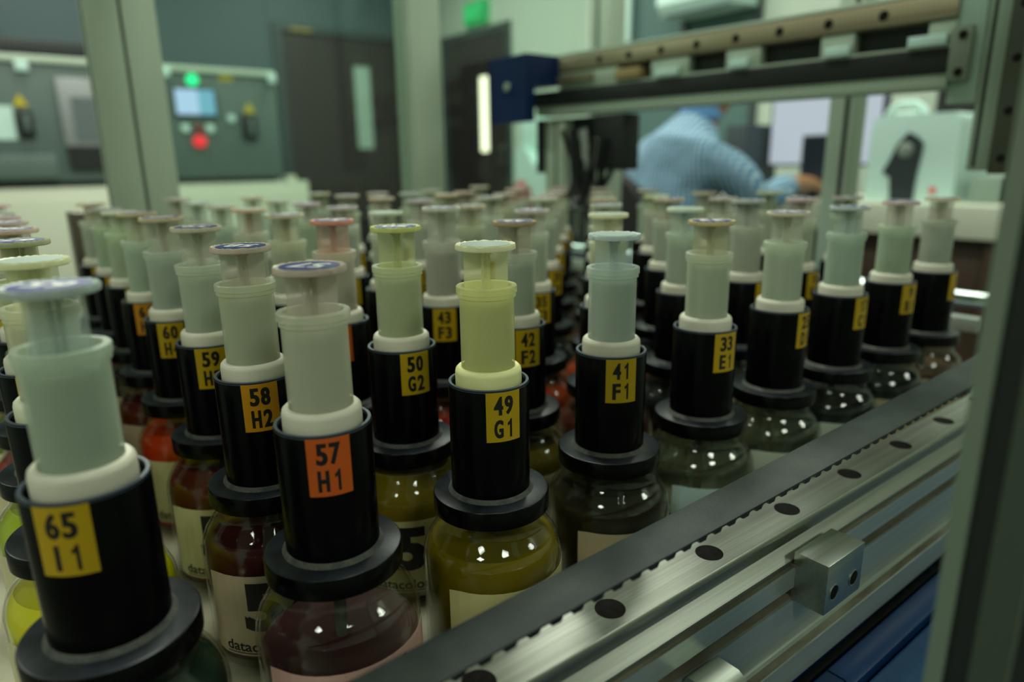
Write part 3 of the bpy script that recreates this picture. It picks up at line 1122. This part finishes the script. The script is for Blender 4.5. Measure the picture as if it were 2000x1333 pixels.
def slot_post(name, x0, x1, y0, y1, z0, z1, label, slots=()):
    """slots: (face, centre) on which a dark T-slot runs"""
    t = empty(name, (x0 + x1) / 2, (y0 + y1) / 2, z0, label, 'post', 'aluminium posts of the bench enclosure')
    MB().box(x0, x1, y0, y1, z0, z1, bev=1.5).build('profile', fr, t)
    for face, c in slots:
        w_ = 4
        if face == '+x':
            b_ = (x1 - .1, x1 + .25, c - w_, c + w_)
        elif face == '-y':
            b_ = (c - w_, c + w_, y0 - .25, y0 + .1)
        MB().box(*b_, z0 + 1, z1 - 1).build('slot', DARK, t)
    return t


slot_post('frame_post', -948, -900, 150, 194, BZ, ZT, 'left of the two adjoining aluminium posts left of the lit screen', [('-y', -924)])
slot_post('frame_post', -948, -900, 198, 244, BZ, ZT, 'right of the two adjoining aluminium posts left of the lit screen', [('-y', -924)])
slot_post('frame_post', -960, -900, 675, 742, BZ, ZT, 'pale aluminium post between the two dark doors', [])
slot_post('frame_post', -915, -850, 1150, 1200, BZ, ZT, 'corner aluminium post seen above the right end of the blue box', [('-y', -888)])
slot_post('frame_post', -331, -290, 1150, 1196, BZ, ZT, 'aluminium post crossing the lit monitor on the desk', [('-y', -300)])
# foreground post, seen close and blurred at the right
fg = empty('frame_post', 250, 225, -137, 'out-of-focus aluminium post closest to the camera at the right edge', 'post', 'aluminium posts of the bench enclosure')
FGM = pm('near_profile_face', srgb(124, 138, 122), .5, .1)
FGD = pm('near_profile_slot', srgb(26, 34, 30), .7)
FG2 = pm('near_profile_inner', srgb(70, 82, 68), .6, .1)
MB().prism([(230, 205), (235.2, 205), (235.2, 212), (232, 212), (232, 214), (246, 214), (246, 212), (242, 212), (242, 205), (270, 205), (270, 250), (230, 250)],
           -136.9, ZT, 'Z').build('profile', FGM, fg)
MB().box(235.4, 241.8, 206.2, 211.8, -136, ZT - 1).build('slot', FGD, fg)
MB().box(242.2, 251.4, 204.4, 204.95, -136, ZT - 1).build('cover_strip', FG2, fg)
MB().box(252.4, 269.6, 204.2, 204.95, -136, ZT - 1).build('inner_strip', FGD, fg)

# roof of the enclosure
rf = empty('roof_frame', -340, 680, ZT, 'aluminium roof frame resting on the enclosure posts', 'frame')
rb = [(-960, -900, 150, 1200), (230, 276, 205, 1200), (-900, 230, 1150, 1196), (-900, 230, 205, 250), (-60, 0, 250, 1150)]
for k, (x0, x1, y0, y1) in enumerate(rb):
    MB().box(x0, x1, y0, y1, ZT + .2, ZT + 50, bev=2).build('beam', fr, rf)
# safety glass between the left posts
SG = thin_glass('safety_glass', tint=(.86, .93, .90), rough=.02, gain=.8)
for y0, y1, lb_ in ((246, 673, 'left clear safety glass pane before the lit screen'), (744, 1148, 'clear safety glass pane before the exit sign door')):
    tag(MB().box(-926, -921, y0, y1, BZ + 1, ZT - 1).build('glass_pane', SG), lb_, 'glass pane')

# ================================================================== GANTRY
ga = empty('gantry_arm', -450, 960, 269, 'metal gantry arm with bolted rail crossing the top right of the picture', 'gantry arm')
ga.rotation_euler = (0, math.radians(.85), 0)


def gp(mbuilder, name, mat, parent=ga):
    o_ = mbuilder.build(name, mat)
    top = ga.location
    o_.location = o_.location - top
    o_.parent = parent
    if parent is not ga:
        o_.location = o_.location - parent.location
    return o_


RAILB = pm('gantry_rail_steel', srgb(142, 136, 110), .38, .7, noise=(5, .6, srgb(112, 98, 70), (.6, 60, 60)))
LIGHTM = pm('light_anodised', srgb(170, 186, 168), .42, .3)
rl = gp(MB().prism([(960, 350), (956, 353), (956, 376), (958, 380), (985, 380), (985, 350)], -800, -79, 'X'), 'rail', RAILB)
gp(MB().box(-800, -79, 957, 990, 380.2, 386, bev=1.5), 'top_strip', LIGHTM)
for k in range(8):
    hx = -760 + 74.3 * k + 0
    hx = -612 + 74.2 * (k - 1)
    hb = MB().lathe([(0, 955.8), (6.5, 955.75), (6.5, 955.9)], hx, 365, 20, axis='Y')
    gp(hb, 'bolt_hole', HOLE, rl)
gp(MB().box(-800, -79, 975, 995, 318, 350), 'back_panel', DARK)
for x0, x1 in ((-800, -640), (-560, -478), (-406, -345), (-250, -203), (-110, -79)):
    gp(MB().box(x0, x1, 958, 974.8, 322.4, 349.8, bev=1.5), 'spacer_block', LIGHTM)
for x0, x1 in ((-545, -495), (-395, -362), (-240, -205), (-130, -85)):
    gp(MB().box(x0, x1, 950, 957.8, 321, 334, bev=1), 'spacer_foot', WHITEP)
gp(MB().box(-800, -79, 956, 974, 318, 322, bev=.8), 'upper_lip', LIGHTM)
gp(MB().box(-895, -79, 954, 995, 289, 317.8, bev=1), 'black_strip', DARK)
gp(MB().box(-870, -79, 956, 993, 270, 288.8, bev=2), 'lower_profile', LIGHTM)
gp(MB().box(-800, -700, 951, 956, 329, 344, bev=1), 'brown_guide', RAILB)
gp(MB().box(-640, -580, 951, 974, 325, 343, bev=1), 'brown_guide', pm('tan_cover', srgb(150, 132, 88), .5))

# blue end cover
bc = empty('end_cover', -870, 930, 262, 'blue box cover with a round screw at the end of the gantry arm', 'cover')
MB().prism([(878, 262), (878, 389), (996, 389), (996, 336), (900, 330), (900, 262)], -934, -808, 'X').build('cover', BLUEBOX, bc)
MB().lathe([(0, 877.8), (8, 877.8), (8, 875), (6, 874.5), (0, 874.5)], -868, 331, 24, axis='Y').build('screw', LIGHTM, bc)

# hanging needle head
hd = empty('gripper_head', -720, 965, 110, 'black gripper head with looping hoses hanging under the gantry arm', 'gripper head')
MB().box(-872, -850, 958, 985, 160, 269, bev=1.5).build('side_plate', DARK, hd)
MB().box(-848, -818, 962, 990, 112, 269, bev=1.5).build('guide_column', ALU2, hd)
MB().box(-812, -786, 962, 990, 120, 269, bev=1.5).build('guide_column', ALU2, hd)
MB().box(-815, -812, 961, 980, 130, 268).build('gap_strip', DARK, hd)
MB().box(-695, -618, 955, 1000, 166, 269, bev=3).build('motor', DARK, hd)
MB().box(-780, -700, 975, 1010, 200, 269, bev=3).build('carriage', DARK, hd)
MB().box(-850, -690, 968, 985, 88, 110, bev=2).build('lower_plate', ALU2, hd)
for xx in (-835, -800, -765, -730):
    MB().lathe([(0, 30), (2.5, 32), (4, 44), (4, 88), (0, 88)], xx, 976, 12).build('needle', ALU, hd)
HOSE = pm('black_hose', srgb(12, 13, 13), .35)
HOSEC = pm('clear_hose', srgb(150, 160, 150), .25)
rr = random.Random(3)
for k in range(9):
    xa, xb = -780 + k * 12, -640 - k * 9
    pts = []
    for s in range(17):
        t = s / 16
        pts.append((xa + (xb - xa) * t + 10 * math.sin(3 * t + k), 950 + 18 * math.sin(k + 2 * t), 245 - (105 + 8 * k) * math.sin(math.pi * t) ** .8 - 20 * t))
    MB().tube(pts, 3.6 if k % 3 else 5.5, 8).build('hose', HOSE if k % 4 != 2 else HOSEC, hd)
for k in range(4):
    pts = [(-760 + 20 * k + 25 * math.sin(s * .4 + k), 958 + 8 * math.cos(s * .6 + k), 205 - 9 * s) for s in range(14)]
    MB().tube(pts, 5, 8).build('hose', HOSE, hd)

# upright column that carries the arm
cl = empty('gantry_column', -35, 985, 168, 'slotted upright column carrying the right end of the gantry arm', 'column')
MB().box(-79, -47.2, 960, 1006, 246, 759.9, bev=1.5).build('carriage_plate', pm('plate_paint', srgb(160, 186, 170), .45, .1), cl)
MB().box(-47, -22, 962, 1010, 166, 759.9, bev=1.5).build('profile', pm('grey_green_profile', srgb(140, 158, 140), .45, .2), cl)  # grey-green is the profile's own colour
MB().box(-41, -37, 961.7, 962.1, 170, 759).build('slot', DARK, cl)
MB().box(4, 30, 962, 1010, 166, 759.9, bev=1.5).build('profile', pm('grey_green_profile', srgb(140, 158, 140), .45, .2), cl)
rv = MB().box(-21.8, 3.8, 957, 1000, 162, 759, bev=1).build('upright_rail', pm('dark_rail', srgb(72, 76, 64), .4, .4), cl)
for zz in (180, 234, 292, 350, 408):
    MB().lathe([(0, 956.8), (5, 956.75), (5, 956.9)], -9, zz, 18, axis='Y').build('bolt_hole', HOLE, rv)
bk = MB().box(-79, -56, 950, 958, 272, 334, bev=1).build('bracket_plate', pm('bracket_grey', srgb(120, 132, 116), .45, .3), cl)
for xx, zz in ((-66, 324), (-66, 282)):
    MB().lathe([(0, 949), (5, 949), (5, 950), (0, 950)], xx, zz, 18, axis='Y').build('screw', HOLE, bk)


# ================================================================== DESK SIDE
dk_ = empty('desk', -1500, 2650, FZ, 'thick pale desk beyond the jars carrying the monitor and white instrument', 'desk')
MB().box(-2500, -410, 2350, 3050, -62, 38, bev=4).build('desk_top', CREAM, dk_)
MB().box(-2500, -2460, 2380, 3030, FZ, -62).build('side_panel', BROWN, dk_)
MB().box(-460, -420, 2380, 3030, FZ, -62).build('side_panel', BROWN, dk_)
MB().box(-2460, -460, 2990, 3020, FZ + 60, -62).build('back_panel', BROWN, dk_)
MB().box(-900, -462, 2420, 2980, FZ + 30, -64).build('drawer_pedestal', BROWN, dk_)
for zz in (-740 + 60, -520, -300):
    MB().box(-890, -472, 2412, 2420, zz, zz + 200, bev=3).build('drawer', BROWN, dk_)

# white colour measuring instrument
iv = empty('measuring_instrument', -740, 2600, 38, 'white box instrument with dark sample opening and top handle on the desk', 'instrument')
MB().prism([(-873, 38.3), (-874, 250), (-868, 300), (-850, 318), (-622, 318), (-606, 306), (-600, 290), (-596, 38.3)], 2450, 2740, 'Y').build('casing', WHITEP, iv)
MB().prism([(-750, 262), (-783, 222), (-800, 175), (-812, 150), (-820, 132), (-795, 118), (-788, 60), (-786, 40), (-712, 40), (-710, 120),
            (-702, 190), (-700, 225), (-718, 245)], 2444, 2449.8, 'Y').build('sample_opening', pm('dark_teal_rubber', srgb(30, 42, 44), .5), iv)
MB().lathe([(0, 2443), (24, 2442.5), (20, 2440), (0, 2439)], -752, 205, 24, axis='Y').build('sample_port', pm('grey_port', srgb(120, 134, 122), .4), iv)
MB().tube([(x - 105, 2600, z) for x, z in ((-790, 316), (-778, 345), (-750, 362), (-700, 362), (-672, 345), (-660, 316))], 11, 12).build('handle', WHITEP, iv)
MB().tube([(-890 + 25, 2600, 327), (-790, 2600, 327)], 10, 12).build('handle_base', WHITEP, iv)
MB().lathe([(0, 2449.9), (11, 2449.5), (11, 2447), (0, 2446.5)], -656, 76, 20, axis='Y').build('red_mark', pm('red_mark_paint', srgb(220, 90, 80), .5), iv)
tag(MB().box(-560, -475, 2480, 2700, 38.3, 120, bev=6).build('grey_module', pm('grey_casing', srgb(140, 160, 146), .5)),
    'low grey box on the desk right of the white instrument', 'box')
tag(MB().box(-470, -430, 2500, 2640, 38.3, 135, bev=6).build('dark_module', pm('blue_grey_casing', srgb(52, 64, 72), .5)),
    'dark box at the right end of the desk', 'box')

# monitor
mo = empty('monitor', -1265, 2880, 38, 'large lit computer monitor on the desk behind the aluminium post', 'monitor')
MB().box(-1515, -1018, 2852, 2890, 148, 460, bev=5).build('casing', pm('monitor_bezel', srgb(40, 50, 62), .4), mo)
MB().box(-1502, -1031, 2848, 2851.8, 160, 448).build('screen', emit('lit_screen_white', (.62, .72, .80), .68), mo)
MB().box(-1285, -1245, 2880, 2900, 45, 160).build('neck', DARK, mo)
MB().box(-1360, -1170, 2820, 2960, 38.3, 48, bev=3).build('foot', DARK, mo)
m2 = empty('monitor', -1175, 2760, 38, 'small dark switched-off screen in front of the lit monitor', 'monitor')
MB().box(-1293, -1070, 2745, 2765, 70, 275, bev=4).build('casing', pm('dark_casing', srgb(34, 42, 50), .4), m2)
MB().box(-1284, -1079, 2743, 2744.8, 80, 266).build('screen', pm('off_screen', srgb(26, 32, 42), .15), m2)
MB().box(-1215, -1145, 2740, 2810, 38.3, 70, bev=3).build('foot', DARK, m2)
kb = tag(MB().box(-1450, -1080, 2480, 2600, 38.3, 56, bev=4).build('keyboard', DARK), 'dark keyboard on the desk in front of the monitor', 'keyboard')
tag(MB().ball(-1075, 2470, 50.4, 28, 42, 12).build('computer_mouse', DARK), 'dark computer mouse under the hand of the seated person', 'mouse')
tag(MB().box(-1640, -1530, 2700, 2950, 38.3, 330, bev=6).build('computer_tower', pm('dark_slate_casing', srgb(44, 56, 62), .5)),
    'dark computer case on the desk left of the monitor', 'computer')
tag(MB().prism([(-1075, 372), (-1075, 520), (-1010, 520), (-1010, 425), (-860, 425), (-860, 372)], YW - 160, YW - 1, 'Y').build('wall_box', DARK),
    'dark box fixed to the wall above the white instrument', 'box')

# white floor appliance beyond the gripper head
wa = empty('white_appliance', -2650, 2500, FZ, 'white floor standing appliance seen beyond the gripper head', 'appliance')
MB().prism([(-2850, FZ), (-2850, 256), (-2760, 256), (-2690, 160), (-2610, 256), (-2512, 256), (-2512, FZ)], 2450, 2800, 'Y').build('body', WHITEP, wa)
MB().box(-2860, -2740, 2500, 2600, 256, 430, bev=8).build('upper_column', WHITEP, wa)
ra_ = tag(MB().lathe([(0, FZ + .5), (90, FZ + .5), (90, -120), (50, 40), (12, 92), (0, 94)], -2600, 2290, 24).build('red_container',
          pm('faded_red_plastic', srgb(150, 56, 60), .5)), 'faded red pointed container standing before the white appliance', 'container')


# ================================================================== CHAIR AND PERSON
def Wd(x, y, z):      # metres in the room, z above the floor
    return Vector((x, y, z))


ch = bpy.data.objects.new('office_chair', None)
C.objects.link(ch)
ch.location = Wd(-1.35, 1.95, 0)
tag(ch, 'black office chair under the person in the blue checked shirt', 'chair')
FAB = pm('black_chair_fabric', srgb(12, 13, 14), .8)


def mm_(z):
    return z * 1000 - ZL


MB().box(-1590, -1110, 1720, 2200, mm_(.38), mm_(.455), bev=25).build('seat', FAB, ch)
bkr = MB()
N = 18
outer = []
for k in range(N + 1):
    a = math.pi * k / N
    outer.append((-1390 - 220 * math.cos(a), mm_(.66) + 262 * max(0, math.sin(a)) ** .7))
pts = outer + [(-1200, mm_(.50)), (-1580, mm_(.50))]
bkr.prism(pts, 1650, 1700, 'Y').build('backrest', FAB, ch)
MB().box(-1425, -1355, 1700.5, 1745, mm_(.36), mm_(.60), bev=6).build('back_support', DARK, ch)
MB().lathe([(0, mm_(.10)), (28, mm_(.10)), (28, mm_(.385)), (0, mm_(.385))], -1350, 1950, 20).build('gas_column', ALU, ch)
for k in range(5):
    a = 2 * math.pi * k / 5 + .3
    leg = MB().tube([(-1350, 1950, mm_(.12)), (-1350 + 290 * math.cos(a), 1950 + 290 * math.sin(a), mm_(.075))], 18, 8).build('leg', DARK, ch)
    MB().ball(-1350 + 290 * math.cos(a), 1950 + 290 * math.sin(a), mm_(.031), 26, 26, 30).build('castor', DARK, leg)


def skin(name, nodes, edges, mat, parent=None, root=0, sub=2):
    me = bpy.data.meshes.new(name)
    me.from_pydata([n_[0] for n_ in nodes], edges, [])
    o_ = bpy.data.objects.new(name, me)
    C.objects.link(o_)
    m_ = o_.modifiers.new('skin', 'SKIN')
    m_.use_smooth_shade = True
    sv_ = me.skin_vertices[0].data
    for k_, n_ in enumerate(nodes):
        sv_[k_].radius = n_[1] if isinstance(n_[1], tuple) else (n_[1], n_[1])
        sv_[k_].use_root = (k_ == root)
    s_ = o_.modifiers.new('smooth', 'SUBSURF')
    s_.levels = sub
    s_.render_levels = sub
    dg = bpy.context.evaluated_depsgraph_get()
    bpy.context.view_layer.update()
    me2 = bpy.data.meshes.new_from_object(o_.evaluated_get(bpy.context.evaluated_depsgraph_get()))
    bpy.data.objects.remove(o_)
    me2.materials.clear()
    me2.materials.append(mat)
    me2.polygons.foreach_set('use_smooth', [True] * len(me2.polygons))
    o2 = bpy.data.objects.new(name, me2)
    C.objects.link(o2)
    if parent is not None:
        o2.parent = parent
        o2.location = -parent.location
    return o2


pe = bpy.data.objects.new('person', None)
C.objects.link(pe)
pe.location = Wd(-1.28, 1.93, .0)
tag(pe, 'person in a blue checked shirt seated with back turned, hand on the desk', 'person')
# body (skin): pelvis, spine, neck, head, arms, hand with fingers, legs
B = []
E_ = []


def nd(x, y, z, r, par=None):
    B.append(((x, y, z), r))
    if par is not None:
        E_.append((par, len(B) - 1))
    return len(B) - 1


pv = nd(-1.29, 1.90, .56, (.13, .10))
s1 = nd(-1.29, 1.90, .72, (.125, .09), pv)
s2 = nd(-1.285, 1.93, .88, (.14, .10), s1)
s3 = nd(-1.275, 1.98, .97, (.10, .07), s2)
nk = nd(-1.255, 2.02, 1.085, .05, s3)
h1 = nd(-1.225, 2.05, 1.15, .062, nk)
h2 = nd(-1.215, 2.07, 1.22, (.078, .092), h1)
h3 = nd(-1.21, 2.065, 1.29, .06, h2)
for sx in (-1, 1):
    sh = nd(-1.275 + sx * .16, 1.96, .945, .045, s3)
    if sx > 0:
        el = nd(-1.02, 2.03, .795, .04, sh)
        f1 = nd(-1.03, 2.22, .86, .036, el)
        wr = nd(-1.058, 2.31, .868, .026, f1)
        pa = nd(-1.058, 2.36, .872, (.046, .026), wr)
        pb = nd(-1.058, 2.40, .862, (.047, .024), pa)
        for q, (fx, ln) in enumerate(((-.034, .050), (-.012, .058), (.011, .054), (.033, .042))):
            a_ = nd(-1.058 + fx, 2.415, .862, .012, pb)
            b_ = nd(-1.058 + fx * 1.1, 2.415 + ln * .6, .852, .011, a_)
            nd(-1.058 + fx * 1.15, 2.415 + ln, .836, .0095, b_)
        t1 = nd(-1.095, 2.355, .856, .012, wr)
        t2 = nd(-1.112, 2.385, .848, .010, t1)
        nd(-1.108, 2.415, .838, .008, t2)
    else:
        el = nd(-1.54, 2.04, .80, .045, sh)
        f1 = nd(-1.47, 2.25, .85, .036, el)
        wr = nd(-1.40, 2.42, .858, .026, f1)
        pa = nd(-1.385, 2.47, .858, (.04, .018), wr)
        pb = nd(-1.38, 2.50, .856, (.042, .016), pa)
        for q, (fx, ln) in enumerate(((-.034, .042), (-.012, .054), (.011, .058), (.033, .050))):
            a_ = nd(-1.38 + fx, 2.515, .855, .0095, pb)
            b_ = nd(-1.38 + fx * 1.1, 2.515 + ln * .6, .848, .0088, a_)
            nd(-1.38 + fx * 1.15, 2.515 + ln, .838, .0075, b_)
        t1 = nd(-1.355, 2.46, .85, .012, wr)
        t2 = nd(-1.335, 2.485, .845, .010, t1)
        nd(-1.338, 2.51, .838, .008, t2)
    hp = nd(-1.29 + sx * .10, 1.93, .55, .085, pv)
    kn = nd(-1.29 + sx * .14, 2.30, .53, .06, hp)
    an = nd(-1.29 + sx * .14, 2.32, .12, .04, kn)
    nd(-1.29 + sx * .15, 2.44, .045, (.04, .03), an)
skin('body', B, E_, SKIN, pe)
# shirt
B = []
E_ = []
a0 = nd(-1.29, 1.90, .60, (.175, .13))
a1 = nd(-1.29, 1.90, .72, (.18, .13), a0)
a2 = nd(-1.285, 1.915, .84, (.19, .135), a1)
a3 = nd(-1.28, 1.94, .93, (.195, .13), a2)
a4 = nd(-1.272, 1.965, 1.0, (.16, .11), a3)
a5 = nd(-1.262, 1.99, 1.06, (.10, .085), a4)
nd(-1.256, 2.01, 1.10, (.066, .066), a5)
for sx in (-1, 1):
    sh = nd(-1.275 + sx * .17, 1.96, .955, .09, a3)
    if sx > 0:
        ua = nd(-1.05, 1.99, .88, .07, sh)
        el = nd(-1.02, 2.03, .795, .062, ua)
        f1 = nd(-1.035, 2.20, .855, .05, el)
        nd(-1.048, 2.275, .866, .04, f1)
    else:
        ua = nd(-1.505, 2.0, .88, .07, sh)
        el = nd(-1.535, 2.045, .795, .062, ua)
        f1 = nd(-1.475, 2.23, .848, .05, el)
        nd(-1.42, 2.36, .858, .04, f1)
skin('shirt', B, E_, SHIRT, pe)
cl_ = MB()
cl_.lathe([(70, mm_(1.085)), (73, mm_(1.105)), (60, mm_(1.14)), (56, mm_(1.135)), (62, mm_(1.095))], -1254, 2012, 24, closed=True).build('collar', pm('blue_collar_cloth', srgb(92, 140, 190), .8), pe)
B = []
E_ = []
p0 = nd(-1.29, 1.90, .585, (.165, .13))
for sx in (-1, 1):
    hp = nd(-1.29 + sx * .10, 1.93, .56, .10, p0)
    kn = nd(-1.29 + sx * .14, 2.30, .535, .075, hp)
    nd(-1.29 + sx * .14, 2.32, .15, .06, kn)
skin('trousers', B, E_, TROUS, pe)
for sx in (-1, 1):
    xs = -1290 + sx * 148
    MB().ball(xs, 2400, mm_(.052), 52, 135, 50).build('shoe', DARK, pe)
# head details
hc = MB().ball(-1212, 2045, mm_(1.255), 84, 92, 92, seg=28)
hc.build('hair', HAIRM, pe)
for sx in (-1, 1):
    MB().ball(-1216 + sx * 82, 2072, mm_(1.215), 10, 18, 30, seg=14).build('ear', SKIN, pe)
MB().prism([(2140, mm_(1.245)), (2172, mm_(1.195)), (2140, mm_(1.190))], -1228, -1202, 'X').build('nose', SKIN, pe)
for sx in (-1, 1):
    MB().ball(-1215 + sx * 30, 2143, mm_(1.235), 12, 8, 8, seg=12).build('eye', pm('eye_white', srgb(200, 200, 190), .3), pe)
MB().ball(-1215, 2142, mm_(1.160), 24, 8, 6, seg=12).build('mouth', pm('lip_skin', srgb(120, 66, 56), .5), pe)
